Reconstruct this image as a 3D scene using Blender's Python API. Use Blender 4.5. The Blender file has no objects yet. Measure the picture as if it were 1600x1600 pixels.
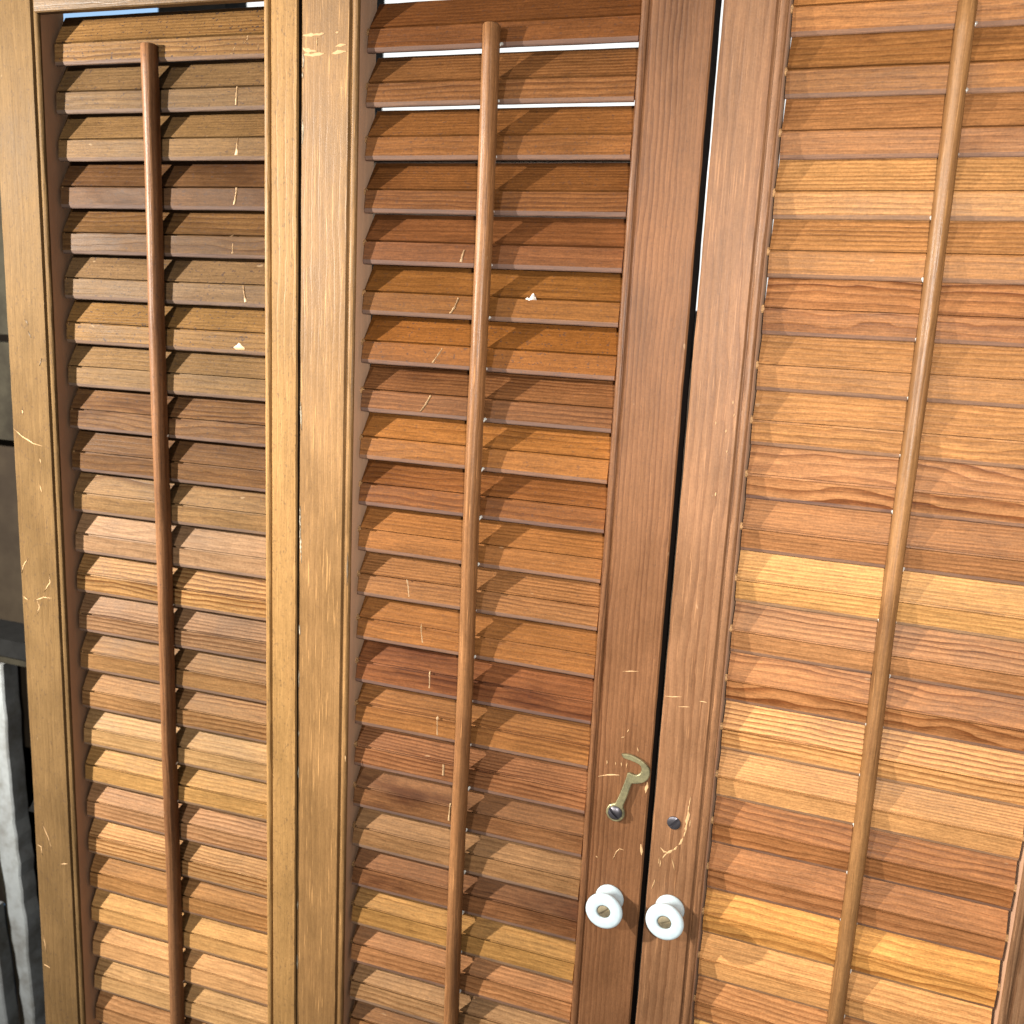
import bpy, bmesh, math, random
from mathutils import Matrix, Vector

random.seed(7)
S = 0.028                       # one louver pitch = 28 mm; all panel measures below are in pitches
scene = bpy.context.scene
COL = scene.collection


def world(u, v, w):
    """u to the right, v up (0 = first louver's lower edge), w towards the viewer -> Blender metres"""
    return Vector((u * S, -w * S, (v + 27) * S))


# ------------------------------------------------------------------ camera
cam_data = bpy.data.cameras.new('camera')
cam = bpy.data.objects.new('camera', cam_data)
COL.objects.link(cam)
cam_data.sensor_width = 36
cam_data.lens = 36 * 1512.28 / 1600
cam_data.clip_start = 0.02
cam_data.clip_end = 60
_r = Vector((0.943436, 0.327898, 0.049105))
_u = Vector((-0.110247, 0.170571, 0.979158))
_b = Vector((0.312688, -0.929187, 0.197073))
cam.matrix_world = Matrix.Translation(world(8.1579, -4.91995, 18.1422)) @ Matrix(
    ((_r.x, _u.x, _b.x), (_r.y, _u.y, _b.y), (_r.z, _u.z, _b.z))).to_4x4()
cam_data.dof.use_dof = True
cam_data.dof.focus_distance = 18.6 * S
cam_data.dof.aperture_fstop = cam_data.lens / 2.2
scene.camera = cam

# ------------------------------------------------------------------ light
wd = bpy.data.worlds.new('World')
scene.world = wd
wd.use_nodes = True
wd.node_tree.nodes['Background'].inputs['Color'].default_value = (1.0, 0.97, 0.92, 1)
wd.node_tree.nodes['Background'].inputs['Strength'].default_value = 0.18


def lamp(name, pos, watts, radius, color, kind='POINT'):
    d = bpy.data.lights.new(name, kind)
    d.energy = watts
    d.shadow_soft_size = radius
    d.color = color
    o = bpy.data.objects.new(name, d)
    o.location = pos
    COL.objects.link(o)
    return o


def aim(o, target, size, blend):
    o.data.spot_size = math.radians(size)
    o.data.spot_blend = blend
    o.rotation_euler = (target - o.location).to_track_quat('-Z', 'Y').to_euler()


# a work lamp close by on the left, a room lamp further back, and the camera's own flash on the right
aim(lamp('work_lamp', world(-29.5, 0.5, 20.5), 150.0, 0.012, (1.0, 0.94, 0.84), 'SPOT'), world(-16, -7, 0), 80, 1.0)
lamp('room_lamp', world(-17, 9, 46), 44.0, 0.02, (1.0, 0.94, 0.84))
aim(lamp('flash_lamp', world(9.6, -4.4, 18.2), 17.0, 0.012, (1.0, 0.95, 0.88), 'SPOT'), world(9.5, -6.5, 0), 90, 1.0)

scene.view_settings.view_transform = 'Standard'
scene.view_settings.look = 'None'
scene.view_settings.exposure = 0.46
scene.view_settings.gamma = 1
scene.cycles.use_denoising = True
scene.cycles.max_bounces = 6


# ------------------------------------------------------------------ material helpers
class NT:
    def __init__(self, name):
        self.m = bpy.data.materials.new(name)
        self.m.use_nodes = True
        self.t = self.m.node_tree
        self.b = self.t.nodes['Principled BSDF']

    def n(self, typ, **kw):
        nd = self.t.nodes.new(typ)
        for k, v in kw.items():
            setattr(nd, k, v)
        return nd

    def link(self, a, b):
        self.t.links.new(a, b)

    def put(self, sock, val):
        if hasattr(val, 'is_linked') or isinstance(val, bpy.types.NodeSocket):
            self.link(val, sock)
        else:
            sock.default_value = val

    def math(self, op, a, b=0.0, c=None, clamp=False):
        nd = self.n('ShaderNodeMath', operation=op, use_clamp=clamp)
        self.put(nd.inputs[0], a)
        self.put(nd.inputs[1], b)
        if c is not None:
            self.put(nd.inputs[2], c)
        return nd.outputs[0]

    def vmul(self, a, vec):
        nd = self.n('ShaderNodeVectorMath', operation='MULTIPLY')
        self.link(a, nd.inputs[0])
        nd.inputs[1].default_value = vec
        return nd.outputs[0]

    def noise(self, vec, scale=1.0, detail=3.0, rough=0.55, dist=0.0):
        nd = self.n('ShaderNodeTexNoise')
        self.link(vec, nd.inputs['Vector'])
        nd.inputs['Scale'].default_value = scale
        nd.inputs['Detail'].default_value = detail
        nd.inputs['Roughness'].default_value = rough
        nd.inputs['Distortion'].default_value = dist
        return nd.outputs[0]

    def ramp(self, x, lo, hi, a=0.0, b=1.0):
        nd = self.n('ShaderNodeMapRange')
        nd.clamp = True
        self.put(nd.inputs[0], x)
        nd.inputs[1].default_value = lo
        nd.inputs[2].default_value = hi
        self.put(nd.inputs[3], a)
        self.put(nd.inputs[4], b)
        return nd.outputs[0]

    def mix(self, fac, a, b, mode='MIX'):
        nd = self.n('ShaderNodeMix', data_type='RGBA', blend_type=mode)
        self.put(nd.inputs[0], fac)
        self.put(nd.inputs[6], a)
        self.put(nd.inputs[7], b)
        return nd.outputs[2]

    def attr(self, name):
        nd = self.n('ShaderNodeAttribute', attribute_type='OBJECT', attribute_name=name)
        return nd.outputs['Fac']


def wood_material(name, along='X', gain=1.0, edge=None, rough=0.46, spec=0.30, fa=1.0):
    """varnished softwood; tone from the object's colour, figure from its own properties"""
    k = NT(name)
    info = k.n('ShaderNodeObjectInfo')
    tone = info.outputs['Color']
    tc = k.n('ShaderNodeTexCoord')
    p = k.vmul(tc.outputs['Object'], (1 / S, 1 / S, 1 / S))
    if along == 'Z':                                   # turn so that the grain always runs along x
        sx = k.n('ShaderNodeSeparateXYZ')
        k.link(p, sx.inputs[0])
        cx = k.n('ShaderNodeCombineXYZ')
        k.link(sx.outputs[2], cx.inputs[0])
        k.link(sx.outputs[1], cx.inputs[1])
        k.link(sx.outputs[0], cx.inputs[2])
        p = cx.outputs[0]
    off = k.n('ShaderNodeCombineXYZ')
    rnd = info.outputs['Random']
    k.link(k.math('MULTIPLY', rnd, 731.0), off.inputs[0])
    k.link(k.math('MULTIPLY', rnd, 97.3), off.inputs[1])
    k.link(k.math('MULTIPLY', rnd, 213.7), off.inputs[2])
    ad = k.n('ShaderNodeVectorMath', operation='ADD')
    k.link(p, ad.inputs[0])
    k.link(off.outputs[0], ad.inputs[1])
    q = ad.outputs[0]
    sep = k.n('ShaderNodeSeparateXYZ')
    k.link(q, sep.inputs[0])
    freq, warp, ringc = k.attr('freq'), k.attr('warp'), k.attr('ring')
    stain, fleck = k.attr('stain'), k.attr('fleck')
    # growth rings: a warped saw-tooth across the board
    wn = k.noise(k.vmul(q, (0.28, 0.8, 0.9)), 1.0, 2.0, 0.5)
    wn2 = k.noise(k.vmul(q, (0.9, 3.0, 3.0)), 1.0, 2.0, 0.6)
    across = k.math('ADD', sep.outputs[2], k.math('MULTIPLY', sep.outputs[1], 0.55))
    r = k.math('MULTIPLY', across, freq)
    r = k.math('ADD', r, k.math('MULTIPLY', k.math('SUBTRACT', wn, 0.5), warp))
    r = k.math('ADD', r, k.math('MULTIPLY', k.math('SUBTRACT', wn2, 0.5), 0.9))
    fr = k.math('FRACT', r)
    late = k.math('MULTIPLY', k.ramp(fr, 0.30, 0.90), k.ramp(fr, 1.0, 0.93))
    rv = k.noise(k.vmul(q, (0.12, 2.2, 2.2)), 1.0, 1.0, 0.5)       # some rings stronger than others
    late = k.math('MULTIPLY', late, k.ramp(rv, 0.30, 0.70, 0.25, 1.5))
    fine = k.noise(k.vmul(q, (0.55, 34.0, 34.0)), 1.0, 3.0, 0.6)
    pore = k.noise(k.vmul(q, (5.0, 60.0, 60.0)), 1.0, 2.0, 0.6)
    blot = k.noise(k.vmul(q, (0.55, 1.0, 1.0)), 1.0, 4.0, 0.6)
    grit = k.noise(k.vmul(q, (24.0, 24.0, 24.0)), 1.0, 3.0, 0.7)
    val = k.math('ADD', k.math('MULTIPLY', k.ramp(blot, 0.28, 0.72), 0.42), 0.80)
    val = k.math('MULTIPLY', val, k.ramp(fine, 0.30, 0.70, 1 - .26 * fa, 1 + .20 * fa))
    val = k.math('MULTIPLY', val, k.ramp(pore, 0.34, 0.60, 1 - .22 * fa, 1 + .07 * fa))
    val = k.math('MULTIPLY', val, k.ramp(grit, 0.32, 0.68, 1 - .18 * fa, 1 + .16 * fa))
    val = k.math('MULTIPLY', val, gain)
    vv = k.n('ShaderNodeCombineXYZ')
    for i in range(3):
        k.link(val, vv.inputs[i])
    c = k.mix(1.0, tone, vv.outputs[0], 'MULTIPLY')
    c = k.mix(k.math('MULTIPLY', late, ringc, clamp=True), c, k.mix(1.0, c, (0.38, 0.26, 0.17, 1), 'MULTIPLY'))
    # old dark water and handling stains
    sn = k.noise(k.vmul(q, (0.33, 1.3, 1.3)), 1.0, 4.0, 0.62, 0.3)
    sm = k.math('MULTIPLY', k.ramp(sn, 0.50, 0.68), stain, clamp=True)
    c = k.mix(sm, c, k.mix(1.0, c, (0.30, 0.20, 0.17, 1), 'MULTIPLY'))
    # fly specks and dirt
    fn = k.noise(k.vmul(q, (13.0, 19.0, 19.0)), 1.0, 1.5, 0.5)
    fm = k.math('MULTIPLY', k.ramp(fn, 0.635, 0.69), fleck, clamp=True)
    c = k.mix(fm, c, (0.035, 0.024, 0.022, 1))
    tick = k.noise(k.vmul(q, (3.2, 46.0, 46.0)), 1.0, 1.0, 0.5)       # open pores: short dark ticks along the grain
    c = k.mix(k.ramp(tick, 0.63, 0.71, 0.0, 0.42 * fa), c, k.mix(1.0, c, (0.36, 0.28, 0.24, 1), 'MULTIPLY'))
    dn = k.noise(k.vmul(q, (1.1, 40.0, 40.0)), 1.0, 1.5, 0.5)         # pale scuffs along the grain
    c = k.mix(k.math('MULTIPLY', k.ramp(dn, 0.64, 0.72), k.attr('dash'), clamp=True), c, k.mix(1.0, k.mix(1.0, tone, (2.2, 2.2, 2.2, 1), 'MULTIPLY'), (0.10, 0.06, 0.025, 1), 'ADD'))
    fn2 = k.noise(k.vmul(q, (3.5, 9.0, 9.0)), 1.0, 1.0, 0.5)
    c = k.mix(k.math('MULTIPLY', k.ramp(fn2, 0.80, 0.83), 0.14), c, (0.62, 0.46, 0.28, 1))
    if edge:
        c = k.mix(edge[0], c, edge[1])
    k.link(c, k.b.inputs['Base Color'])
    rr = k.math('ADD', k.math('MULTIPLY', k.ramp(blot, 0.3, 0.7), 0.14), rough - 0.05)
    rr = k.math('ADD', rr, k.math('MULTIPLY', sm, 0.12))
    k.link(rr, k.b.inputs['Roughness'])
    k.link(k.math('MULTIPLY', k.attr('gloss'), spec), k.b.inputs['Specular IOR Level'])   # how much varnish is left
    h = k.math('ADD', k.math('MULTIPLY', fine, 0.7), k.math('MULTIPLY', late, -0.5))
    h = k.math('ADD', h, k.math('MULTIPLY', grit, 0.55))
    bp = k.n('ShaderNodeBump')
    bp.inputs['Strength'].default_value = 0.32
    bp.inputs['Distance'].default_value = 0.0005
    k.link(h, bp.inputs['Height'])
    k.link(bp.outputs[0], k.b.inputs['Normal'])
    return k.m


def plain_material(name, color, rough=0.5, metallic=0.0, spots=None, scale=40.0, amount=0.5, coat=0.0, bump=0.2):
    k = NT(name)
    tc = k.n('ShaderNodeTexCoord')
    a = k.noise(tc.outputs['Object'], scale / S * 0.05, 5.0, 0.65)
    b = k.noise(tc.outputs['Object'], scale / S * 0.3, 3.0, 0.6)
    c = k.mix(k.math('MULTIPLY', k.ramp(a, 0.42, 0.66), amount), (*color, 1), (*(spots or [x * 0.55 for x in color]), 1))
    c = k.mix(k.math('MULTIPLY', k.ramp(b, 0.35, 0.7), 0.25), c, (*[x * 0.6 for x in color], 1))
    k.link(c, k.b.inputs['Base Color'])
    k.b.inputs['Metallic'].default_value = metallic
    k.link(k.ramp(a, 0.3, 0.7, rough - 0.08, rough + 0.12), k.b.inputs['Roughness'])
    k.b.inputs['Coat Weight'].default_value = coat
    bp = k.n('ShaderNodeBump')
    bp.inputs['Strength'].default_value = bump
    bp.inputs['Distance'].default_value = 0.0004
    k.link(b, bp.inputs['Height'])
    k.link(bp.outputs[0], k.b.inputs['Normal'])
    return k.m


M_LOUVER = wood_material('louver_wood', 'X', rough=0.48, spec=0.14, fa=.9)
M_LOUVER_EDGE = wood_material('louver_edge_wood', 'X', gain=0.85, edge=(0.42, (0.14, 0.105, 0.095, 1)), rough=0.55, spec=0.15)
M_STILE = wood_material('stile_wood', 'Z', rough=0.44, spec=0.18, fa=.45)
M_BEAD = wood_material('bead_wood', 'Z', gain=0.95, rough=0.42, spec=0.18, fa=.6)
M_INNER = wood_material('raw_inner_wood_lit', 'Z', gain=1.1, edge=(0.75, (0.60, 0.37, 0.24, 1)), rough=0.7, spec=0.2)  # raw inner face; colour raised in place of missing light from the right
M_MEET = wood_material('near_black_meeting_edge', 'Z', gain=.5, edge=(0.9, (0.012, 0.009, 0.008, 1)), rough=0.8, spec=0.1)  # outer edge faces of every stile coloured near black
M_RAIL = wood_material('rail_wood', 'X', rough=0.46)
M_ROD = wood_material('rod_wood', 'Z', rough=0.38, spec=0.25, fa=.55)
M_PIN = wood_material('pin_wood', 'X', gain=1.0, rough=0.6)
M_WIRE = plain_material('staple_wire', (0.78, 0.80, 0.76), 0.4, 0.35)
M_SCAR = plain_material('bare_wood', (0.44, 0.275, 0.13), 0.7, 0, (0.45, 0.27, 0.13), amount=0.7)
M_CHIP = plain_material('old_filler', (0.42, 0.35, 0.25), 0.8, 0, (0.13, 0.10, 0.07), scale=90, amount=0.95)
M_DARK = plain_material('dark_dent', (0.11, 0.075, 0.045), 0.7)
M_DRIP = plain_material('dried_drip', (0.38, 0.25, 0.125), 0.55, 0, (0.20, 0.12, 0.06), scale=60, amount=0.9)
M_SPLAT = plain_material('white_splat', (0.60, 0.54, 0.49), 0.7, 0, (0.6, 0.45, 0.36))
M_PORC = plain_material('porcelain', (0.46, 0.56, 0.61), 0.08, 0, (0.43, 0.53, 0.58), amount=0.3, coat=0.6, bump=0.03)
M_BRASS = plain_material('tarnished_brass', (0.40, 0.36, 0.20), 0.40, 0.75, (0.11, 0.10, 0.065), scale=75, amount=0.95)
M_IRON = plain_material('dark_screw_iron', (0.10, 0.095, 0.11), 0.38, 0.8, (0.05, 0.045, 0.05))
M_KSCREW = plain_material('old_brass_screw', (0.30, 0.25, 0.16), 0.5, 0.5, (0.08, 0.065, 0.045), scale=90, amount=0.9)


# ------------------------------------------------------------------ mesh helpers
def new_obj(name, mesh, parent=None, loc=(0, 0, 0), color=None, **props):
    o = bpy.data.objects.new(name, mesh)
    COL.objects.link(o)
    o.parent = parent
    o.location = loc
    if color:
        o.color = (*color, 1)
    for k, v in props.items():
        o[k] = v
    return o


def finish(bm, name, mats, smooth=None):
    bmesh.ops.recalc_face_normals(bm, faces=bm.faces)
    me = bpy.data.meshes.new(name)
    bm.to_mesh(me)
    bm.free()
    for m in mats:
        me.materials.append(m)
    if smooth is not None:
        for f in me.polygons:
            f.use_smooth = True
        me.set_sharp_from_angle(angle=math.radians(smooth))
    return me


def loft(bm, rings, mat_of=None, closed=True, caps=True):
    """rings: lists of Vectors of equal length"""
    vs = [[bm.verts.new(p) for p in r] for r in rings]
    n = len(rings[0])
    for a, b in zip(vs, vs[1:]):
        for i in range(n if closed else n - 1):
            j = (i + 1) % n
            f = bm.faces.new((a[i], a[j], b[j], b[i]))
            if mat_of:
                f.material_index = mat_of(i)
    if caps:
        bm.faces.new(vs[0][::-1])
        bm.faces.new(vs[-1])
    return vs


def lv(u, v, w):                       # panel-local (pitches) -> Blender local metres; v measured from panel base (-27)
    return Vector((u * S, -w * S, (v + 27) * S))


def box(bm, u0, u1, v0, v1, w0, w1, ch=0.0, seg=1, jit=0.0):
    """a board: chamfered rectangle in u,w lofted along v"""
    prof = [(u0 + ch, w1), (u1 - ch, w1), (u1, w1 - ch), (u1, w0), (u0, w0), (u0, w1 - ch)] if ch else \
        [(u0, w1), (u1, w1), (u1, w0), (u0, w0)]
    rings = []
    for i in range(seg + 1):
        v = v0 + (v1 - v0) * i / seg
        rings.append([lv(a + random.uniform(-jit, jit), v, b) for a, b in prof])
    loft(bm, rings)


# ------------------------------------------------------------------ shutter panels
TOP, BASE, ROWS = 3.0, -27.0, 26
LEN = 5.37
# louver cross-section (s up the louver, n outward); pivot in the middle of its thickness
PN = 0.12
FRONT = [(-0.452, -0.142), (-0.440, -0.120), (-0.385, -0.086), (-0.034, -0.004), (-0.028, -0.076), (0.010, -0.080),
         (0.018, -0.010), (0.660, -0.160), (0.685, -0.180)]
BACK = [(0.685, -0.230), (0.30, -0.252), (0.0, -0.245), (-0.36, -0.205), (-0.44, -0.185)]
TILT = [math.radians(15.5), math.radians(23.5), math.radians(5)]
TIPV = [0.441, 0.424, 0.452]


def front_n(s):
    for (a, na), (b, nb) in zip(FRONT, FRONT[1:]):
        if a <= s <= b:
            return na + (nb - na) * (s - a) / (b - a)
    return -0.1


def louver_mesh(var):
    rng = random.Random(100 + var)
    bm = bmesh.new()
    prof = FRONT + BACK
    rings = []
    seg = 14
    bow = rng.uniform(-0.012, 0.012)
    for i in range(seg + 1):
        t = i / seg
        u = LEN * t
        rings.append([Vector((u * S, -(n + PN + bow * math.sin(math.pi * t) + rng.uniform(-.0025, .0025)) * S,
                              (s + rng.uniform(-.003, .003)) * S)) for s, n in prof])
    edge = {0, 1, len(FRONT) - 1, len(prof) - 1, 7}
    loft(bm, rings, lambda i: 1 if i in edge else 0)
    return finish(bm, 'louver', [M_LOUVER, M_LOUVER_EDGE])


LOUVERS = [louver_mesh(i) for i in range(6)]


def pin_mesh():
    bm = bmesh.new()
    rings = [[Vector((x * S, 0.055 * S * math.cos(a * math.pi / 5), 0.075 * S * math.sin(a * math.pi / 5))) for a in range(10)]
             for x in (-0.16, 0.0)]
    loft(bm, rings)
    return finish(bm, 'pivot_pin', [M_PIN])


PIN = pin_mesh()


def stile_mesh(u_out, u_in, w_back=-0.75):
    """outer edge at u_out, beaded inner edge at u_in; front face at w = 0"""
    d = 1 if u_in > u_out else -1
    e = u_in
    prof = [(u_out, w_back), (u_out, -0.03), (u_out + d * 0.03, 0.0),
            (e - d * 0.205, 0.0), (e - d * 0.190, -0.012), (e - d * 0.172, -0.050), (e - d * 0.150, -0.058), (e - d * 0.138, -0.030),
            (e - d * 0.110, -0.010), (e - d * 0.070, -0.005), (e - d * 0.032, -0.016), (e - d * 0.008, -0.040), (e, -0.075),
            (e, w_back)]
    bm = bmesh.new()
    rings = []
    seg = 70
    rng = random.Random(int(u_out * 1000))
    for i in range(seg + 1):
        v = BASE + (TOP - BASE) * i / seg
        ring = []
        for j, (a, b) in enumerate(prof):
            ja = rng.uniform(-.006, .006) if j in (0, 1, 2) else rng.uniform(-.003, .003) if 3 <= j <= 12 else 0
            ring.append(lv(a + ja, v, b + (rng.uniform(-.004, .002) if j in (1, 2) else 0)))
        rings.append(ring)
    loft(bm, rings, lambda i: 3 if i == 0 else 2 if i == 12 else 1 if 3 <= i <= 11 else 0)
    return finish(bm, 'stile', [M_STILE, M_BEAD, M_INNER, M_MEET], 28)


def rail_mesh(u0, u1, v0, v1, w0=-.70, w1=-.022):
    bm = bmesh.new()
    prof = [(v0, w0), (v0, w1 - .03), (v0 + 0.02, w1), (v1, w1), (v1, w0)]
    rings = []
    for i in range(9):
        u = u0 + (u1 - u0) * i / 8
        rings.append([lv(u, v + random.uniform(-.002, .002), w) for v, w in prof])
    loft(bm, rings)
    return finish(bm, 'rail', [M_RAIL])


def rod_mesh(width, v_top, seed):
    rng = random.Random(seed)
    bm = bmesh.new()
    h = width / 2
    prof = [(-h, 0.0), (h, 0.0), (h + .003, 0.10)]
    prof += [(h * math.cos(a), 0.10 + 0.15 * math.sin(a)) for a in [math.radians(x) for x in (25, 50, 72, 90, 108, 130, 155)]]
    prof += [(-h - .003, 0.10)]
    rings = []
    v = -25.6
    n = 60
    for i in range(n + 1):
        t = i / n
        vv = v + (v_top - v) * t
        wob = 0.012 * math.sin(vv * 0.7 + seed)
        sc = 1.0
        rings.append([Vector(((a * sc + wob + rng.uniform(-.004, .004)) * S, -(b + rng.uniform(-.004, .004)) * S, vv * S)) for a, b in prof])
    top = [Vector(((a * 0.86 + 0.012 * math.sin(v_top * 0.7 + seed)) * S, -(0.015 + b * 0.86) * S, (v_top + 0.025) * S)) for a, b in prof]
    rings.append(top)
    loft(bm, rings)
    return finish(bm, 'tilt_rod', [M_ROD], 40)


def tube(bm, pts, r, n=6):
    rings = []
    for i, p in enumerate(pts):
        t = (pts[min(i + 1, len(pts) - 1)] - pts[max(i - 1, 0)]).normalized()
        a = t.orthogonal().normalized()
        b = t.cross(a)
        rings.append([p + (a * math.cos(2 * math.pi * j / n) + b * math.sin(2 * math.pi * j / n)) * r for j in range(n)])
    # keep neighbouring rings from twisting
    for k in range(1, len(rings)):
        best = min(range(n), key=lambda s: sum((rings[k][(j + s) % n] - rings[k - 1][j]).length for j in range(n)))
        rings[k] = rings[k][best:] + rings[k][:best]
    loft(bm, rings)


def staple_mesh():
    """a wire loop out of the louver's lower lip caught in a loop out of the rod's back; origin on the louver lip"""
    bm = bmesh.new()
    r = 0.030 * S

    def P(u, w, v):
        return Vector((u * S, -w * S, v * S))
    tube(bm, [P(-.13, -.10, .04), P(-.13, .05, .03), P(-.125, .085, .0), P(.125, .085, .0), P(.13, .05, .03), P(.13, -.10, .04)], r)
    tube(bm, [P(.0, .18, .14), P(.0, .07, .13), P(.0, .045, .09), P(.0, .045, -.10), P(.0, .07, -.14), P(.0, .18, -.15)], r)
    return finish(bm, 'staple', [M_WIRE], 60)


STAPLE = staple_mesh()


def strip_mesh(name, pts, width, mat, lift=0.004, crown=0.006, taper=True, seed=0, jag=0.35):
    """a narrow uneven mark lying on the surface: pts are (u, v) panel-local, drawn on w = 0"""
    rng = random.Random(seed)
    P = [Vector((a, b, 0)) for a, b in pts]
    dense = []
    for a, b in zip(P, P[1:]):
        n = max(2, int((b - a).length / 0.05))
        dense += [a.lerp(b, i / n) for i in range(n)]
    dense.append(P[-1])
    bm = bmesh.new()
    rows = []
    m = len(dense) - 1
    for i, p in enumerate(dense):
        t = (dense[min(i + 1, m)] - dense[max(i - 1, 0)])
        t.normalize()
        nrm = Vector((-t.y, t.x, 0))
        f = min(1.0, 0.25 + 1.8 * min(i, m - i) / max(m, 1)) if taper else 1
        h = width * 0.5 * f
        a = p + nrm * h * rng.uniform(1 - jag, 1 + jag)
        b = p - nrm * h * rng.uniform(1 - jag, 1 + jag)
        rows.append([lv(a.x, a.y, lift), lv(p.x, p.y, lift + crown), lv(b.x, b.y, lift)])
    vs = [[bm.verts.new(q) for q in r] for r in rows]
    for r0, r1 in zip(vs, vs[1:]):
        for j in (0, 1):
            bm.faces.new((r0[j], r0[j + 1], r1[j + 1], r1[j]))
    # thin skirt so that the mark is a solid flake, not a sheet
    ext = bmesh.ops.extrude_face_region(bm, geom=list(bm.faces))
    bmesh.ops.translate(bm, verts=[g for g in ext['geom'] if isinstance(g, bmesh.types.BMVert)], vec=(0, 0.003 * S, 0))
    return finish(bm, name, [mat])


# tone, ring frequency, ring warp, ring contrast, stain, fleck for each louver, top to bottom
TONE = {
    'T': (.40, .235, .115), 'Y': (.50, .30, .125), 'O': (.46, .225, .075), 'R': (.33, .155, .075), 'D': (.20, .095, .042),
    'B': (.27, .135, .058), 'G': (.37, .255, .155), 'P': (.25, .145, .095), 'W': (.50, .39, .31), 'K': (.42, .25, .15),
    'Z': (.54, .33, .15),
}
TONES = {
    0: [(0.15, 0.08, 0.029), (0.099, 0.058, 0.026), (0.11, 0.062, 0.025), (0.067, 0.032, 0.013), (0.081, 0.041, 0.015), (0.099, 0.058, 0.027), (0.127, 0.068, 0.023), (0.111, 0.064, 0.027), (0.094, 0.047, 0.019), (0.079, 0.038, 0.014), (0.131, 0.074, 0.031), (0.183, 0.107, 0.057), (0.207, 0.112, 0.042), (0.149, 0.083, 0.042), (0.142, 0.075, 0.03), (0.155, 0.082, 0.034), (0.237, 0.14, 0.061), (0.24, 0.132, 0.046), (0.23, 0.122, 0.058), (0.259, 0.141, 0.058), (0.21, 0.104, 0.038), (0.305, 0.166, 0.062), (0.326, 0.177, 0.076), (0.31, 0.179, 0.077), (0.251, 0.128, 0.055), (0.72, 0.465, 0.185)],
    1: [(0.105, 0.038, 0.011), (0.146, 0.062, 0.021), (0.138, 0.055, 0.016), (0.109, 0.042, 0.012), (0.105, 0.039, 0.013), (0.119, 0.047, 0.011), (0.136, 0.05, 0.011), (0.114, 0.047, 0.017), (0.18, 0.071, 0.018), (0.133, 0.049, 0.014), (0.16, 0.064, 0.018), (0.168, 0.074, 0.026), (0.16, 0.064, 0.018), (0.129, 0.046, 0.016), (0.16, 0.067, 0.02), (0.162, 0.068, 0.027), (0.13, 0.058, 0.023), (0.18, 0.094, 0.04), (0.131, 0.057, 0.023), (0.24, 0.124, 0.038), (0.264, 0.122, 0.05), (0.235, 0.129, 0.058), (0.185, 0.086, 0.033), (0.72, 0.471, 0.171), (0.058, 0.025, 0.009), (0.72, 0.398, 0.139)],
    2: [(0.242, 0.102, 0.031), (0.198, 0.084, 0.025), (0.216, 0.094, 0.033), (0.307, 0.151, 0.053), (0.241, 0.109, 0.036), (0.22, 0.093, 0.033), (0.244, 0.113, 0.039), (0.271, 0.126, 0.043), (0.26, 0.117, 0.045), (0.209, 0.092, 0.034), (0.339, 0.175, 0.059), (0.259, 0.121, 0.048), (0.249, 0.109, 0.04), (0.417, 0.21, 0.077), (0.363, 0.183, 0.069), (0.239, 0.099, 0.035), (0.287, 0.123, 0.047), (0.5, 0.239, 0.067), (0.502, 0.25, 0.091), (0.405, 0.184, 0.07), (0.72, 0.417, 0.147), (0.396, 0.18, 0.065), (0.72, 0.513, 0.176), (0.72, 0.374, 0.128), (0.011, 0.008, 0.007), (0.72, 0.374, 0.128)]}
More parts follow.
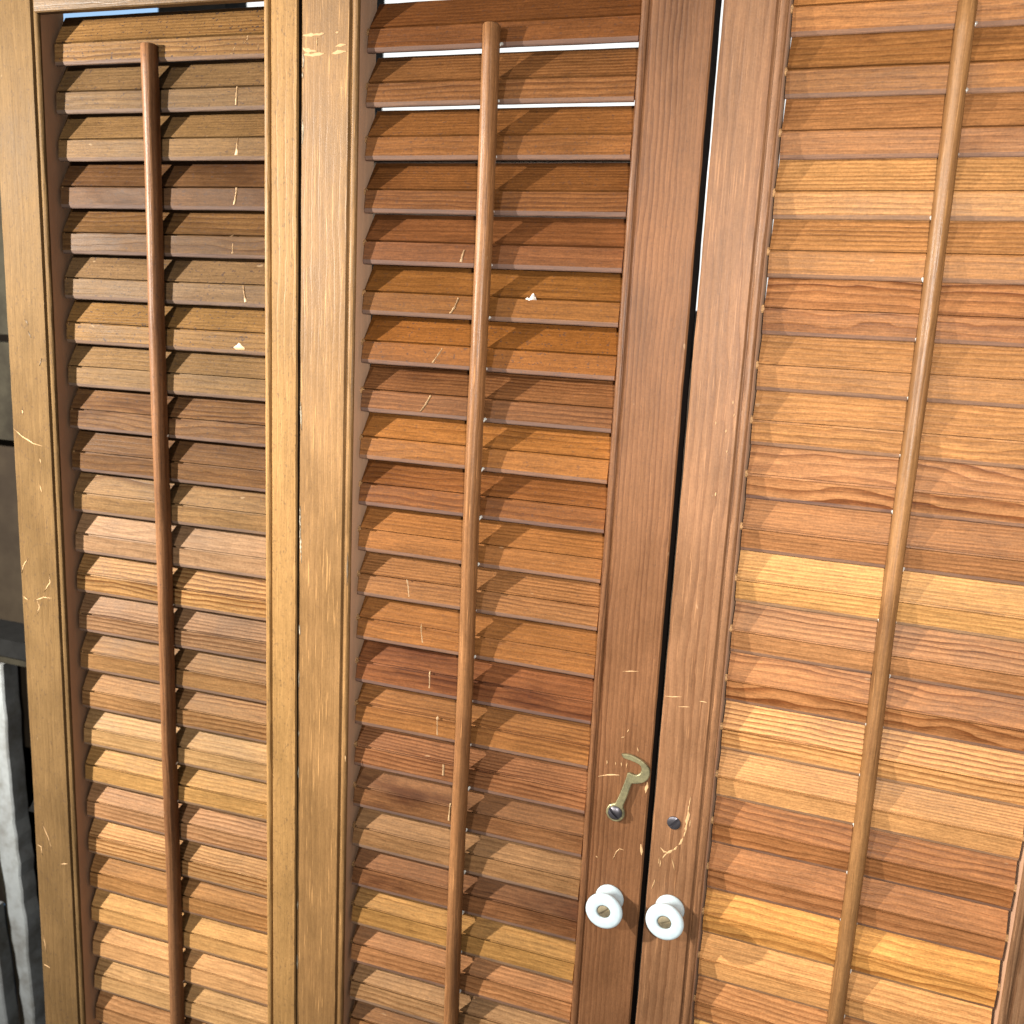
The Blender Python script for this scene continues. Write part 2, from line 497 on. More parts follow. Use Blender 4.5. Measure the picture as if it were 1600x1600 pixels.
FIG = {0: [('B', 9, 1.5, .55, .15, .9), ('G', 7, 1.5, .25, .1, .7), ('G', 12, 2, .3, .1, .4), ('P', 6, 2, .3, .55, .5), ('B', 6, 3, .45, .2, .5),
           ('G', 8, 2, .25, .3, .7), ('Y', 9, 2, .3, .1, .8), ('G', 7, 2, .25, .05, .4), ('P', 6, 3, .5, .6, .5), ('P', 6, 3, .4, .4, .3),
           ('K', 4, 4, .7, .15, .3), ('W', 5, 6, .25, 0, .1), ('Y', 8, 3, .8, 0, .3), ('K', 9, 2, .6, .1, .1), ('K', 6, 2, .4, 0, .1),
           ('K', 8, 2, .7, 0, .1), ('T', 7, 2, .3, 0, .05), ('Y', 8, 2, .35, 0, .1), ('K', 8, 2, .5, 0, .1), ('T', 9, 2, .7, 0, .1),
           ('T', 7, 3, .5, 0, .1), ('Y', 5, 3, .3, 0, .1), ('Z', 6, 4, .3, 0, .1), ('G', 6, 3, .3, 0, .1), ('B', 6, 3, .4, .1, .1), ('T', 6, 3, .4, 0, .1)],
       1: [('D', 8, 1.5, .4, .1, .3), ('B', 9, 1.5, .45, .2, .3), ('B', 8, 2, .3, .1, .4), ('B', 11, 1.5, .5, .3, .3), ('R', 6, 2, .25, .3, .2),
           ('B', 5, 2, .25, .1, .3), ('O', 7, 2, .35, .15, .6), ('P', 10, 2, .6, .35, .2), ('O', 5, 5, .3, .1, .3), ('B', 6, 3, .5, .2, .3),
           ('O', 9, 1.5, .35, .05, .1), ('T', 11, 1.5, .5, .1, .2), ('O', 6, 2, .3, .1, .2), ('R', 6, 3, .6, .7, .1), ('O', 8, 2, .55, .2, .1),
           ('R', 10, 2, .65, .2, .1), ('P', 7, 2, .4, .8, .1), ('K', 6, 3, .25, .1, .1), ('R', 7, 3, .3, .7, .1), ('Y', 6, 3, .35, .05, .1),
           ('O', 8, 2, .4, .1, .1), ('T', 7, 3, .4, 0, .2), ('R', 7, 3, .4, .1, .1), ('O', 7, 3, .4, .1, .1), ('R', 7, 3, .4, .1, .1), ('O', 7, 3, .4, .1, .1)],
       2: [('O', 6, 2, .45, .2, .1), ('O', 7, 2, .4, .45, .1), ('R', 9, 1.5, .4, .3, .1), ('T', 10, 1.2, .55, .05, .1), ('T', 9, 1.5, .45, .1, .1),
           ('K', 5, 5, .65, .15, .1), ('O', 8, 1.5, .4, .05, .1), ('O', 6, 4, .35, .05, .1), ('K', 5, 6, .95, .05, 0), ('K', 12, 2, .5, .05, 0),
           ('Z', 11, 1.2, .35, 0, 0), ('K', 7, 2, .8, .05, 0), ('K', 5, 6, .7, .1, 0), ('Z', 8, 1.6, .65, 0, 0), ('Z', 13, 1.3, .4, 0, 0),
           ('R', 6, 4, .55, .35, 0), ('R', 6, 3, .45, .15, .1), ('Z', 5, 2.5, .5, 0, 0), ('Y', 6, 3, .35, 0, 0), ('K', 7, 4, .55, .1, 0),
           ('T', 7, 3, .5, 0, 0), ('K', 7, 3, .5, 0, 0), ('O', 7, 3, .5, 0, 0), ('T', 7, 3, .5, 0, 0), ('R', 7, 3, .5, 0, 0), ('T', 7, 3, .5, 0, 0)]}

#              base (u, v, w)              rotation rows (in u, v, w)
PANEL = [
    dict(name='louvered_shutter', base=(-8.9731, -26.9998, .346),
         R=((.999889, -.002899, .01461), (.002895, .999996, .000278), (-.014611, -.000236, .999893)),
         left=(-1.386, -.08), right=(6.262, 5.466), rod=(2.66, -0.345, .33, .30),
         tone_left=(0.111, 0.067, 0.029), tone_right=(0.245, 0.138, 0.051), tone_rod=(0.149, 0.07, 0.031), tone_rail=(.125, .075, .035),
         label='leftmost wooden louvered shutter with pale yellowish tan stiles, greyed slats and pale drip marks',
         cat='shutter'),
    dict(name='louvered_shutter', base=(-1.4126, -27.0, .191),
         R=((1, 0, 0), (0, 1, 0), (0, 0, 1)),
         left=(-1.342, -.081), right=(6.719, 5.428), rod=(2.65, -0.13, .31, .335),
         tone_left=(0.193, 0.105, 0.04), tone_right=(0.142, 0.064, 0.028), tone_rod=(0.195, 0.09, 0.035), tone_rail=(.25, .125, .06),
         label='middle wooden louvered shutter with a brass hook and white knob on its dark right stile',
         cat='shutter'),
    dict(name='louvered_shutter', base=(6.5891, -26.9958, .4315),
         R=((.999312, -.000256, -.03709), (.00059, .999959, .008987), (.037086, -.009003, .999272)),
         left=(-1.146, -.05), right=(6.74, 5.42), rod=(2.715, -0.285, .29, .345),
         tone_left=(0.178, 0.087, 0.041), tone_right=(0.178, 0.095, 0.049), tone_rod=(0.21, 0.104, 0.038), tone_rail=(.30, .14, .07),
         label='rightmost wooden louvered shutter with closed orange-brown slats and a white knob on its left stile',
         cat='shutter'),
]


def uvw_matrix(R, base):
    # (u, v, w) = (x, z, -y)
    B = Matrix(((1, 0, 0), (0, 0, 1), (0, -1, 0)))      # blender -> uvw
    Rm = Matrix(R)
    M = B.inverted() @ Rm @ B
    return Matrix.Translation(world(*base)) @ M.to_4x4()


STILES, LOUVER_OBJS, ROOTS = {}, {}, []
for k, P in enumerate(PANEL):
    root = bpy.data.objects.new(P['name'], None)
    COL.objects.link(root)
    root.empty_display_size = 0.02
    root.matrix_world = uvw_matrix(P['R'], P['base'])
    root['label'], root['category'], root['group'] = P['label'], P['cat'], 'louvered shutters side by side'
    ROOTS.append(root)
    wp = dict(warp=2.2, ring=.35, stain=.12, fleck=(.35, .15, .12)[k], dash=(.1, .5, .25)[k], gloss=(.6, 1.0, 1.3)[k])
    st = []
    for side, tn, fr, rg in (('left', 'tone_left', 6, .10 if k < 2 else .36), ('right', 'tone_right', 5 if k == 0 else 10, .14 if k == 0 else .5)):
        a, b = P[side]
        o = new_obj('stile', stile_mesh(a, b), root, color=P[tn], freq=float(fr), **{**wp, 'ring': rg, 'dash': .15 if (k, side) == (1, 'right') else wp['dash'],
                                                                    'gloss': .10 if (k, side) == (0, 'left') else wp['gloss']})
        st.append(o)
    STILES[k] = st
    inner0, inner1 = P['left'][1], P['right'][1]
    new_obj('top_rail', rail_mesh(inner0 - .03, inner1 + .03, 0.975 if k == 0 else 1.16, TOP, -.13, .07), root, color=P['tone_rail'], freq=7.0, **{**wp, 'fleck': .6})
    new_obj('bottom_rail', rail_mesh(inner0 + .002, inner1 - .002, BASE, -25.75), root, color=P['tone_rail'], freq=7.0, **wp)
    rc, rw, rwid, rtop = P['rod']
    rod = new_obj('tilt_rod', rod_mesh(rwid, rtop, k + 3), root, (rc * S, -rw * S, 27 * S), color=P['tone_rod'], freq=9.0,
                  **{**wp, 'stain': .35, 'ring': .3})
    if k == 0:                         # this rod hangs a little out of true
        rod.rotation_euler = (0, math.radians(-.30), 0)
        rod.location.x -= .115 * S
    L = []
    rng = random.Random(50 + k)
    ct, sn = math.cos(TILT[k]), math.sin(TILT[k])
    for i in range(ROWS):
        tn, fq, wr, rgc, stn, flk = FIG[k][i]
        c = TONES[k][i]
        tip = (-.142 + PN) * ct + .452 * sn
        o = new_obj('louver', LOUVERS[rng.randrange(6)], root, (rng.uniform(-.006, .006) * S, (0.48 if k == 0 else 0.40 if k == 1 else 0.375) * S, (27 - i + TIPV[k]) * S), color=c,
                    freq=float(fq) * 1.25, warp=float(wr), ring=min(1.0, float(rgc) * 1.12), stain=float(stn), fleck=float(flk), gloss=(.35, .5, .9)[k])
        o.rotation_euler = (TILT[k] * -1 + math.radians(rng.uniform(-.9, .9)), math.radians(rng.uniform(-.12, .12)), 0)
        L.append(o)
        for x, sc in ((0.0, 1), (LEN, -1)):
            pn = new_obj('pivot_pin', PIN, o, (x * S, 0, 0), color=(.36, .21, .095), freq=4.0, warp=1.0, ring=.1, stain=.0, fleck=.0, gloss=.5)
            if sc < 0:
                pn.scale = (-1, 1, 1)
        # wire staple between the louver's lip and the rod
        wl = -(0.48 if k == 0 else 0.40 if k == 1 else 0.375) + tip
        so = new_obj('staple', STAPLE, rod, ((rng.uniform(-.02, .02)) * S, -(wl - rw + .01) * S, (-i + .02) * S))
    LOUVER_OBJS[k] = L

# ------------------------------------------------------------------ marks on the stiles (worn bare wood, chips, dents)
STRIPS = {2: [["sc", [[-0.35, -6.2], [-0.345, -6.27]]], ["sc", [[-0.30, -6.43], [-0.31, -6.5]]], ["sc", [[-0.42, -6.72], [-0.425, -6.8]]], ["sc", [[-0.37, -7.1], [-0.375, -7.16]]], ["sc", [[-0.5, -7.9], [-0.51, -7.98]]], ["sc", [[-0.62, -6.6], [-0.62, -6.66]]], ["sc", [[-0.446, -13.95], [-0.451, -14.1], [-0.453, -14.241]]], ["arc", [[-0.458, -14.16], [-0.462, -14.4], [-0.466, -14.6], [-0.497, -14.83]]], ["chip", [[-0.515, -14.87], [-0.54, -14.95], [-0.585, -15.03]]], ["sc2", [[-0.61, -15.06], [-0.652, -15.142], [-0.69, -15.17]]], ["chip", [[-0.70, -15.17], [-0.76, -15.235], [-0.81, -15.275]]], ["sc2", [[-0.81, -15.27], [-0.85, -15.34], [-0.88, -15.40]]], ["sc", [[-0.48, -14.55], [-0.485, -14.75]]], ["sc", [[-0.40, -14.45], [-0.41, -14.6]]], ["sc", [[-0.95, -15.40], [-0.96, -15.55]]], ["sc", [[-0.70, -15.35], [-0.62, -15.6]]], ["sc", [[-1.0, -15.9], [-1.03, -16.05]]], ["sc", [[-1.02, -15.98], [-1.05, -16.12]]], ["a2", [[-0.947, -15.181], [-0.864, -15.252], [-0.779, -15.248]]], ["sc", [[-0.916, -15.45], [-0.921, -15.599]]], ["sc", [[-1.12, -12.003], [-0.977, -11.992], [-0.79, -11.956]]], ["sc", [[-0.841, -12.165], [-0.62, -12.132]]], ["sc", [[-0.446, -11.979], [-0.295, -11.975]]]],
          1: [["chip", [[6.645, -15.255], [6.675, -15.416], [6.672, -15.492]]], ["chip", [[6.668, -13.886], [6.66, -14.051], [6.653, -14.126]]], ["scr", [[5.663, -13.98], [5.791, -13.925], [5.945, -13.884], [6.1, -13.86]]], ["sc", [[5.82, -13.589], [5.822, -13.68]]], ["sc", [[5.993, -13.59], [6.002, -13.661]]], ["sc", [[6.113, -13.566], [6.122, -13.664]]], ["sc", [[6.232, -13.55], [6.224, -13.67]]], ["sc", [[6.094, -15.727], [6.151, -15.543], [6.216, -15.461], [6.304, -15.468]]], ["sc", [[5.73, -15.74], [5.777, -15.767]]], ["sc", [[6.411, -13.197], [6.438, -13.282]]], ["ls", [[-1.3, 0.314], [-1.171, 0.299], [-0.994, 0.308], [-0.819, 0.328]]], ["ls", [[-1.3, 0.079], [-1.248, 0.052], [-1.168, 0.03], [-0.991, 0.007]]], ["ls", [[-1.276, -0.044], [-1.069, -0.051], [-0.814, -0.039]]], ["ls", [[-0.648, -0.05], [-0.523, -0.03], [-0.334, -0.021]]], ["ls", [[-0.572, 0.068], [-0.467, 0.088], [-0.336, 0.102]]], ["ls", [[-0.576, 0.327], [-0.509, 0.341]]], ["ls2", [[-0.532, -0.682], [-0.357, -0.687]]], ["ls2", [[-0.974, 0.251], [-0.982, 0.107]]], ["sc", [[6.005, -11.663], [6.318, -11.609]]], ["sc", [[6.07, -13.047], [6.14, -13.026]]], ["sc", [[6.186, -12.912], [6.217, -12.849]]],
              ["jc", [[-1.302, -9.505], [-1.276, -10.051], [-1.26, -10.406]]], ["jc", [[-1.3, -11.82], [-1.284, -12.062]]], ["jc", [[-1.301, -12.89], [-1.3, -13.266]]], ["jc", [[-1.3, -14.324], [-1.304, -14.472]]], ["jc", [[-1.3, -15.191], [-1.3, -15.494]]], ["jc", [[-1.297, -18.615], [-1.3, -18.849]]], ["jc", [[-1.3, -20.028], [-1.3, -20.425]]], ["jc", [[-1.3, -0.009], [-1.29, -0.14], [-1.3, -0.302]]], ["jc", [[-1.3, -0.367], [-1.3, -0.482]]], ["jc", [[-1.3, -1.273], [-1.29, -1.407], [-1.3, -1.49]]], ["jc", [[-1.3, -6.898], [-1.281, -7.493]]], ["jc", [[-1.3, -9.137], [-1.291, -9.799]]], ["jc", [[-1.3, -1.257], [-1.29, -1.524], [-1.3, -1.725]]],
              ["bead", [[-0.107, -14.68], [-0.095, -14.847]]], ["beadd", [[-0.135, -10.025], [-0.131, -10.767]]]],
          0: [["p1", [[-1.35, -8.08], [-1.138, -8.229], [-0.783, -8.388], [-0.527, -8.429]]], ["p1", [[-0.623, -8.73], [-0.579, -8.852]]], ["p1", [[-0.662, -9.367], [-0.595, -9.551]]], ["p1", [[-1.07, -7.6], [-1.042, -7.722]]], ["p1", [[-0.503, -11.527], [-0.49, -11.746], [-0.691, -12.016]]], ["p1", [[-1.123, -11.231], [-1.268, -11.404], [-1.34, -11.615]]], ["p1", [[-1.33, -12.216], [-1.191, -12.284]]], ["p1", [[-0.946, -12.251], [-0.699, -12.15], [-0.46, -12.14]]], ["p1", [[-0.918, -12.225], [-0.849, -12.416], [-0.931, -12.607]]], ["p1", [[-1.122, -18.241], [-0.946, -18.598], [-0.853, -18.924]]], ["p1", [[-1.302, -18.877], [-1.192, -18.927], [-1.177, -19.148]]], ["p1", [[-0.591, -19.261], [-0.365, -19.208]]], ["p1", [[-1.289, -21.472], [-1.231, -21.769], [-1.222, -22.001]]], ["p1", [[-1.314, -22.368], [-1.113, -22.418]]], ["dark", [[-0.771, -5.774], [-0.738, -5.845], [-0.698, -5.931]]], ["dark", [[-0.846, -5.517], [-0.795, -5.573], [-0.761, -5.629]]], ["dark", [[-0.413, -6.375], [-0.49, -6.56]]]]}
SPEC = {'arc': (.060, M_SCAR, 'scratch'), 'a2': (.035, M_SCAR, 'scratch'), 'sc2': (.034, M_SCAR, 'scratch'), 'sc': (.020, M_SCAR, 'scratch'), 'chip': (.055, M_SCAR, 'scratch'),
        'scr': (.028, M_SCAR, 'scratch'), 'ls': (.060, M_SCAR, 'scratch'), 'ls2': (.018, M_SCAR, 'scratch'), 'jc': (.030, M_CHIP, 'chip'),
        'bead': (.03, M_SCAR, 'chip'), 'beadd': (.03, M_DARK, 'dent'), 'p1': (.026, M_SCAR, 'scratch'), 'dark': (.028, M_DARK, 'dent')}
cnt = 0
for k, items in STRIPS.items():
    for key, pts in items:
        wdt, mt, nm = SPEC[key]
        cnt += 1
        parent = STILES[k][0] if pts[0][0] < 2.5 else STILES[k][1]
        new_obj(nm, strip_mesh(nm, pts, wdt, mt, seed=cnt, jag=.75 if key in ('jc', 'ls', 'arc') else .4), parent)

# ------------------------------------------------------------------ dried drips on the louvers
DRIPS = [[0, 0, [[4.894, 0.397], [4.881, 0.314], [4.81, 0.25]]], [0, 0, [[4.602, 0.208], [4.568, 0.142], [4.492, 0.068]]], [0, 1, [[4.635, -0.578], [4.62, -0.737], [4.618, -0.925]]], [0, 2, [[4.64, -1.589], [4.621, -1.734], [4.606, -1.926]]], [0, 3, [[4.586, -2.575], [4.576, -2.716], [4.539, -2.912]]], [0, 4, [[4.501, -3.539], [4.436, -3.583]]], [0, 4, [[4.499, -3.719], [4.488, -3.919]]], [0, 5, [[4.737, -4.584], [4.753, -4.712], [4.803, -4.923]]], [0, 6, [[4.628, -5.793], [4.648, -5.98]]], [1, 4, [[2.189, -3.718], [2.139, -3.953]]], [1, 5, [[2.093, -4.643], [2.036, -4.815], [1.955, -4.949]]], [1, 6, [[1.784, -5.654], [1.693, -5.799], [1.584, -5.988]]], [1, 7, [[1.556, -6.613], [1.457, -6.806], [1.333, -6.988]]], [1, 11, [[1.147, -10.57], [1.193, -10.727], [1.232, -10.923]]], [1, 12, [[1.492, -11.502], [1.527, -11.693], [1.575, -11.89]]], [1, 13, [[1.737, -12.529], [1.774, -12.891]]], [1, 14, [[1.954, -13.535], [1.997, -13.933]]], [1, 15, [[2.139, -14.622], [2.168, -14.851]]], [1, 16, [[2.339, -15.509], [2.353, -15.884]]], [1, 5, [[3.493, -4.602], [3.598, -4.565], [3.704, -4.544]]], [0, 17, [[4.99, -16.924], [5.183, -16.859]]]]
for j, (k, row, pts) in enumerate(DRIPS):
    rng = random.Random(900 + j)
    splat = (k, row) == (1, 5) and pts[0][0] > 3
    blob = (k, row) == (0, 6)
    ex = 1.0
    bm = bmesh.new()
    dense = []
    for a, b in zip(pts, pts[1:]):
        dense += [(a[0] + (b[0] - a[0]) * i / 4, a[1] + (b[1] - a[1]) * i / 4) for i in range(4)]
    dense.append(tuple(pts[-1]))
    m = len(dense) - 1
    vs = []
    if splat:                          # a ragged lump
        dense = [(3.50, -4.60), (3.535, -4.585), (3.57, -4.60), (3.60, -4.55), (3.625, -4.53), (3.66, -4.555), (3.70, -4.57)]
        m = len(dense) - 1
    for i, (u, v) in enumerate(dense):
        s = (v + row - TIPV[k]) * ex
        s = max(-0.38, min(0.25, s))
        n = front_n(s) + PN if abs(s + .01) > .03 else PN - .004
        wdt = .030 * rng.uniform(.6, 1.15) * (0.65 + .35 * (i / m) ** 3) if not (splat or blob) else (.10 if splat else .12) * (1 - abs(2 * i / m - 1) ** 2 * .85)
        jl, jr = rng.uniform(.6, 1.3), rng.uniform(.6, 1.3)
        if splat:
            jl, jr = (jl + 1) / 2, (jr + 1) / 2
            hh = (.015, .03, .035, .06, .075, .045, .012)[i]
            vs.append([bm.verts.new(Vector((u * S, -(front_n(s - hh * jl) + PN + .003) * S, (s - hh * jl) * S))),
                       bm.verts.new(Vector((u * S, -(n + .02) * S, s * S))),
                       bm.verts.new(Vector((u * S, -(front_n(s + hh * jr) + PN + .003) * S, (s + hh * jr) * S)))])
            continue
        vs.append([bm.verts.new(Vector(((u - wdt * jl) * S, -(n + .003) * S, s * S))),
                   bm.verts.new(Vector((u * S, -(n + .016) * S, s * S))),
                   bm.verts.new(Vector(((u + wdt * jr) * S, -(n + .003) * S, s * S)))])
    for r0, r1 in zip(vs, vs[1:]):
        for q in (0, 1):
            bm.faces.new((r0[q], r0[q + 1], r1[q + 1], r1[q]))
    ext = bmesh.ops.extrude_face_region(bm, geom=list(bm.faces))
    bmesh.ops.translate(bm, verts=[g for g in ext['geom'] if isinstance(g, bmesh.types.BMVert)], vec=(0, 0.004 * S, 0))
    nm = 'plaster_splat' if splat else 'drip'
    new_obj(nm, finish(bm, nm, [M_SPLAT if splat else M_DRIP], 50), LOUVER_OBJS[k][row])


# ------------------------------------------------------------------ ironmongery
def lathe(bm, prof, seg=40):
    """prof (radius, w) about the panel normal"""
    rings = [[Vector((r * S * math.cos(2 * math.pi * i / seg), -w * S, r * S * math.sin(2 * math.pi * i / seg))) for i in range(seg)] for r, w in prof]
    loft(bm, rings)


def screw_mesh(name, r, h, mat, ang, slot=True):
    """round-headed slotted screw: two domed half heads either side of a sunk slot"""
    bm = bmesh.new()
    hw = r * 0.19
    n = 14
    for sgn in (1, -1):
        th0 = math.asin(hw / r)
        top = []
        rings = []
        for f in (1.0, 0.96, 0.82, 0.6, 0.32):
            z = h * math.sqrt(max(0, 1 - f * f * 0.92))
            z = 0.0 if f == 1.0 else z
            rr = r * f
            t0 = math.asin(min(1, hw / rr)) if rr > hw else math.pi / 2
            rings.append([Vector((rr * math.cos(t0 + (math.pi - 2 * t0) * i / n), -z, sgn * rr * math.sin(t0 + (math.pi - 2 * t0) * i / n))) for i in range(n + 1)])
        for a in rings:
            for p in a:
                p.xyz = (p.x * S, p.y * S, p.z * S)
        vsr = [[bm.verts.new(p) for p in a] for a in rings]
        for a, b in zip(vsr, vsr[1:]):
            for i in range(n):
                bm.faces.new((a[i], a[i + 1], b[i + 1], b[i]))
        bm.faces.new(vsr[-1])
        # slot wall
        wall = [row[0] for row in vsr] + [row[-1] for row in reversed(vsr)]
        bm.faces.new(wall)
    # slot floor
    f = [Vector((x * S, -h * 0.10 * S, z * S)) for x, z in ((-r * .97, -hw), (r * .97, -hw), (r * .97, hw), (-r * .97, hw))]
    bm.faces.new([bm.verts.new(p) for p in f])
    bmesh.ops.rotate(bm, verts=bm.verts, cent=(0, 0, 0), matrix=Matrix.Rotation(ang, 3, 'Y'))
    bmesh.ops.remove_doubles(bm, verts=bm.verts, dist=1e-7)
    return finish(bm, name, [mat], 35)


KL = 1.22


def knob(root, u, v, turn):
    bm = bmesh.new()
    lathe(bm, [(r, w * KL) for r, w in [(.285, 0), (.300, .015), (.295, .04), (.27, .07), (.245, .12), (.235, .18), (.245, .25), (.29, .315), (.355, .355), (.378, .385), (.383, .41),
               (.378, .432), (.362, .450), (.32, .460), (.24, .462), (.168, .461), (.150, .456), (.141, .446), (.138, .41)]], 48)
    o = new_obj('knob', finish(bm, 'knob', [M_PORC], 50), root, (u * S, 0, (v + 27) * S))
    new_obj('screw', screw_mesh('screw', .134, .035, M_KSCREW, turn), o, (0, -.432 * KL * S, 0))
    return o


knob(ROOTS[1], 6.09, -16.60, math.radians(-42))
knob(ROOTS[2], -.645, -16.44, math.radians(-28))

# hook latch: swinging plate with an eye, screwed to the middle shutter
H1 = [(6.12, -13.365), (6.281, -13.342), (6.42, -13.377), (6.561, -13.438), (6.67, -13.532), (6.718, -13.612), (6.718, -13.72), (6.675, -13.82), (6.596, -13.891), (6.479, -13.931), (6.374, -13.948), (6.337, -14.093), (6.277, -14.326), (6.235, -14.455)]
H2 = [(6.069, -14.446), (6.141, -14.245), (6.224, -13.953), (6.257, -13.818), (6.264, -13.753), (6.311, -13.737), (6.398, -13.761), (6.482, -13.748), (6.537, -13.677), (6.548, -13.603), (6.517, -13.528), (6.429, -13.492), (6.325, -13.468), (6.221, -13.453), (6.151, -13.432)]
ec, er = (6.084, -14.648), .192
a0 = math.atan2(H1[-1][1] - ec[1], H1[-1][0] - ec[0])
a1 = math.atan2(H2[0][1] - ec[1], H2[0][0] - ec[0])
arc = []
sweep = (a0 - a1) % (2 * math.pi)
for i in range(1, 24):
    a = a0 - sweep * i / 24
    arc.append((ec[0] + er * math.cos(a), ec[1] + er * math.sin(a)))


def smooth_open(p):
    out = [p[0]]
    for a, b in zip(p, p[1:]):
        out += [(a[0] * .75 + b[0] * .25, a[1] * .75 + b[1] * .25), (a[0] * .25 + b[0] * .75, a[1] * .25 + b[1] * .75)]
    return out + [p[-1]]


outline = smooth_open(H1[:10]) + H1[10:] + arc + H2[:5] + smooth_open(H2[5:])
bm = bmesh.new()
base_w, th, chm = .025, .070, .016
cx_ = sum(p[0] for p in outline) / len(outline)
rings = []
n_o = len(outline)


def inset(d):
    res = []
    for i in range(n_o):
        p0, p1, p2 = Vector(outline[i - 1]), Vector(outline[i]), Vector(outline[(i + 1) % n_o])
        e = (p2 - p0)
        e.normalize()
        res.append(p1 + Vector((e.y, -e.x)) * d)      # outline runs clockwise: inside is to the right
    return res


for d, w in ((0, base_w), (0, base_w + th - chm), (chm, base_w + th)):
    rings.append([Vector(((q.x - ec[0]) * S, -w * S, (q.y - ec[1]) * S)) for q in inset(d)])
vsr = [[bm.verts.new(p) for p in r] for r in rings]
for a, b in zip(vsr, vsr[1:]):
    for i in range(n_o):
        bm.faces.new((a[i], a[(i + 1) % n_o], b[(i + 1) % n_o], b[i]))
from mathutils.geometry import tessellate_polygon
for ring in (vsr[0], vsr[-1]):
    for tri in tessellate_polygon([[Vector((v.co.x, v.co.z, 0)) for v in ring]]):
        bm.faces.new([ring[i] for i in tri])
hook = new_obj('hook_latch', finish(bm, 'hook_latch', [M_BRASS]), ROOTS[1], (ec[0] * S, 0, (ec[1] + 27) * S))
new_obj('screw', screw_mesh('screw', .148, .085, M_IRON, math.radians(40)), hook, (0, -.090 * S, .008 * S))
new_obj('screw', screw_mesh('screw', .138, .05, M_IRON, math.radians(-50)), ROOTS[2], (-.723 * S, -.004 * S, (27 - 14.59) * S))

# ------------------------------------------------------------------ what stands behind
M_WALL = plain_material('dark_wall_boards', (0.055, 0.042, 0.032), 0.85, 0, (0.03, 0.024, 0.02))
M_WHITE = plain_material('flaking_white_paint', (0.27, 0.29, 0.30), 0.7, 0, (0.09, 0.078, 0.06), scale=14, amount=0.8)
M_GREY = plain_material('grey_weathered_board', (0.026, 0.023, 0.016), 0.85, 0, (0.011, 0.009, 0.007), scale=10, amount=0.9)
M_BROWN = plain_material('dark_brown_board', (0.018, 0.013, 0.009), 0.8, 0, (0.035, 0.027, 0.018), scale=6, amount=0.6)
M_BLACK = plain_material('blackened_iron', (0.012, 0.012, 0.012), 0.9)
M_BLUE = plain_material('blue_cloth', (0.06, 0.12, 0.22), 0.8)


for _m in (M_WALL, M_WHITE, M_GREY, M_BROWN, M_BLACK, M_BLUE):      # dry, dusty, unvarnished
    _m.node_tree.nodes['Principled BSDF'].inputs['Specular IOR Level'].default_value = 0.06


def emitter(name, col, strength):
    k = NT(name)
    tc = k.n('ShaderNodeTexCoord')
    v = k.noise(tc.outputs['Object'], 3.0, 3.0, 0.5)
    k.b.inputs['Base Color'].default_value = (0, 0, 0, 1)
    k.b.inputs['Roughness'].default_value = 0.2
    k.link(k.mix(k.ramp(v, 0.3, 0.7), (*col, 1), (*[c * 0.93 for c in col], 1)), k.b.inputs['Emission Color'])
    k.b.inputs['Emission Strength'].default_value = strength
    return k.m


M_PANE = emitter('daylight_pane', (0.90, 0.92, 0.90), 0.95)
M_PANE_SKY = emitter('blue_sky_pane', (0.36, 0.58, 0.86), 0.85)


def gbox(name, u0, u1, v0, v1, w0, w1, mat, parent=None, seg=6, jit=0.03, lean=0.0, **props):
    bm = bmesh.new()
    rings = []
    for i in range(seg + 1):
        t = i / seg
        v = v0 + (v1 - v0) * t
        sh = lean * t
        rings.append([world(a + sh + random.uniform(-jit, jit), v, b) for a, b in ((u0, w1), (u1, w1), (u1, w0), (u0, w0))])
    loft(bm, rings)
    return new_obj(name, finish(bm, name, [mat]), parent, **props)


gbox('wall', -70, 40, -70, 40, -26, -25, M_WALL, kind='structure', jit=0)


def shape(name, quads, w0, w1, mat, parent=None, jit=0.05, seg=8, **props):
    """a board whose edges run through (v, u_left, u_right) stations"""
    rng = random.Random(name)
    bm = bmesh.new()
    rings = []
    for (va, la, ra), (vb, lb, rb) in zip(quads, quads[1:]):
        for i in range(seg):
            t = i / seg
            rings.append((va + (vb - va) * t, la + (lb - la) * t, ra + (rb - ra) * t))
    rings.append(quads[-1])
    R = []
    for v, l, r in rings:
        l += rng.uniform(-jit, jit) + U0
        r += rng.uniform(-jit, jit) + U0
        R.append([world(l, v, w0), world(l, v, w1 - .06), world(l + .06, v, w1), world(r - .06, v, w1), world(r, v, w1 - .06), world(r, v, w0)])
    loft(bm, R)
    return new_obj(name, finish(bm, name, [mat]), parent, **props)


U0 = -1.41
shape('weathered_board', [(-6.35, -27, -15.5), (-.5, -26.5, -15.2)], -8.7, -8.0, M_GREY, category='board',
      label='grey weathered board left of the shutters, above the dark crack')
shape('weathered_board', [(-10.0, -27, -15.5), (-6.62, -27, -15.5)], -8.7, -8.0, M_GREY, category='board',
      label='grey weathered board left of the shutters, below the dark crack')
cab = bpy.data.objects.new('cabinet', None)
COL.objects.link(cab)
cab['label'], cab['category'] = 'dark brown cabinet with a black ledge behind the left edge of the shutters', 'cabinet'
shape('panel', [(-17.3, -27, -15.5), (-10.15, -27, -15.5)], -10.4, -9.4, M_BROWN, cab)
shape('ledge', [(-17.95, -27.5, -15.3), (-17.3, -27.5, -15.3)], -10.4, -7.7, M_BLACK, cab)
shape('moulding', [(-18.3, -27.4, -15.4), (-17.99, -27.4, -15.4)], -10.4, -7.9, M_GREY, cab)
shape('white_plank', [(-37, -18.35, -17.8), (-33.3, -18.68, -18.15), (-28.7, -19.15, -18.3), (-24.2, -19.7, -18.6), (-18.4, -20.6, -18.78)], -8.6, -7.9, M_WHITE,
      category='plank', label='flaking white painted plank standing upright left of the leftmost shutter')
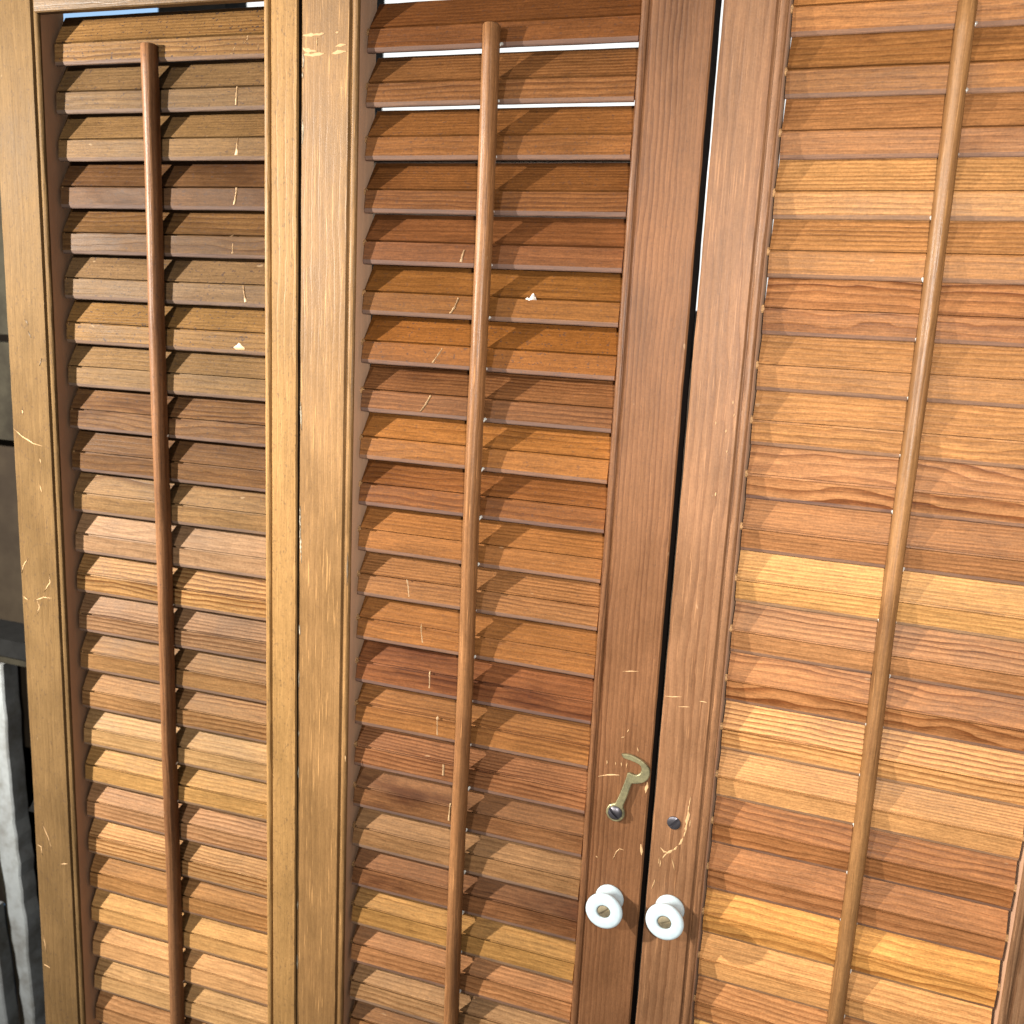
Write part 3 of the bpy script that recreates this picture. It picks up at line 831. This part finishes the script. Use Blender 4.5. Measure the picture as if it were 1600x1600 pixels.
shape('grey_board', [(-37, -19.55, -17.6), (-28, -20.4, -18.0), (-22, -20.8, -18.4)], -9.4, -8.75, M_GREY, category='board',
      label='narrow grey board just behind the flaking white plank at lower left')
shape('dark_board', [(-37, -19.0, -15.6), (-18.45, -19.3, -15.6)], -9.6, -8.75, M_BROWN, category='board',
      label='dark brown board in the gap between white plank and leftmost shutter')
shape('batten', [(-24.4, -18.35, -17.85), (-22.6, -17.35, -16.85)], -8.75, -8.35, M_BLACK, jit=.02, category='batten',
      label='short black slanting batten between the white plank and leftmost shutter')
shape('white_strip', [(-37, -20.0, -19.5), (-29, -20.7, -20.25)], -8.7, -8.1, M_WHITE, category='strip',
      label='thin off-white strip at the bottom left corner beside blue cloth')
shape('blue_cloth', [(-37, -24, -20.2), (-29.5, -24, -20.6)], -9.2, -8.4, M_BLUE, category='cloth',
      label='dark blue cloth at the very bottom left corner of the picture')

win = bpy.data.objects.new('window', None)
COL.objects.link(win)
win['label'], win['category'] = 'bright window seen only through the slits at the top of the shutters', 'window'
gbox('pane', U0 - 19.1, U0 - 12.2, 7.4, 24, -24.6, -24.2, M_PANE, win, jit=0)
gbox('pane', U0 - 11.9, U0 + 0.4, 3.5, 24, -24.6, -24.2, M_PANE, win, jit=0)
gbox('mullion', U0 - 12.2, U0 - 11.9, 3.5, 24, -24.9, -23.5, M_BLACK, win, jit=0)
gbox('pane', U0 + 0.8, U0 + 9.5, -4.3, 24, -24.6, -24.2, M_PANE, win, jit=0)
gbox('pane', U0 - 35, U0 - 22.8, 7.4, 24, -24.6, -24.2, M_PANE_SKY, win, jit=0)
for a, b, c in ((-22.8, -19.1, 3.5), (0.4, 0.8, -4.3), (9.5, 11, -4.3), (-36.5, -35, 3.5)):
    gbox('mullion', U0 + a, U0 + b, c, 24, -24.9, -22.5, M_BLACK, win, jit=0)
gbox('sill', U0 - 36.5, U0 + 0.4, 1.9, 3.5, -24.9, -22.0, M_BLACK, win, jit=0)
gbox('sill', U0 + 0.4, U0 + 11, -5.9, -4.3, -24.9, -22.0, M_BLACK, win, jit=0)
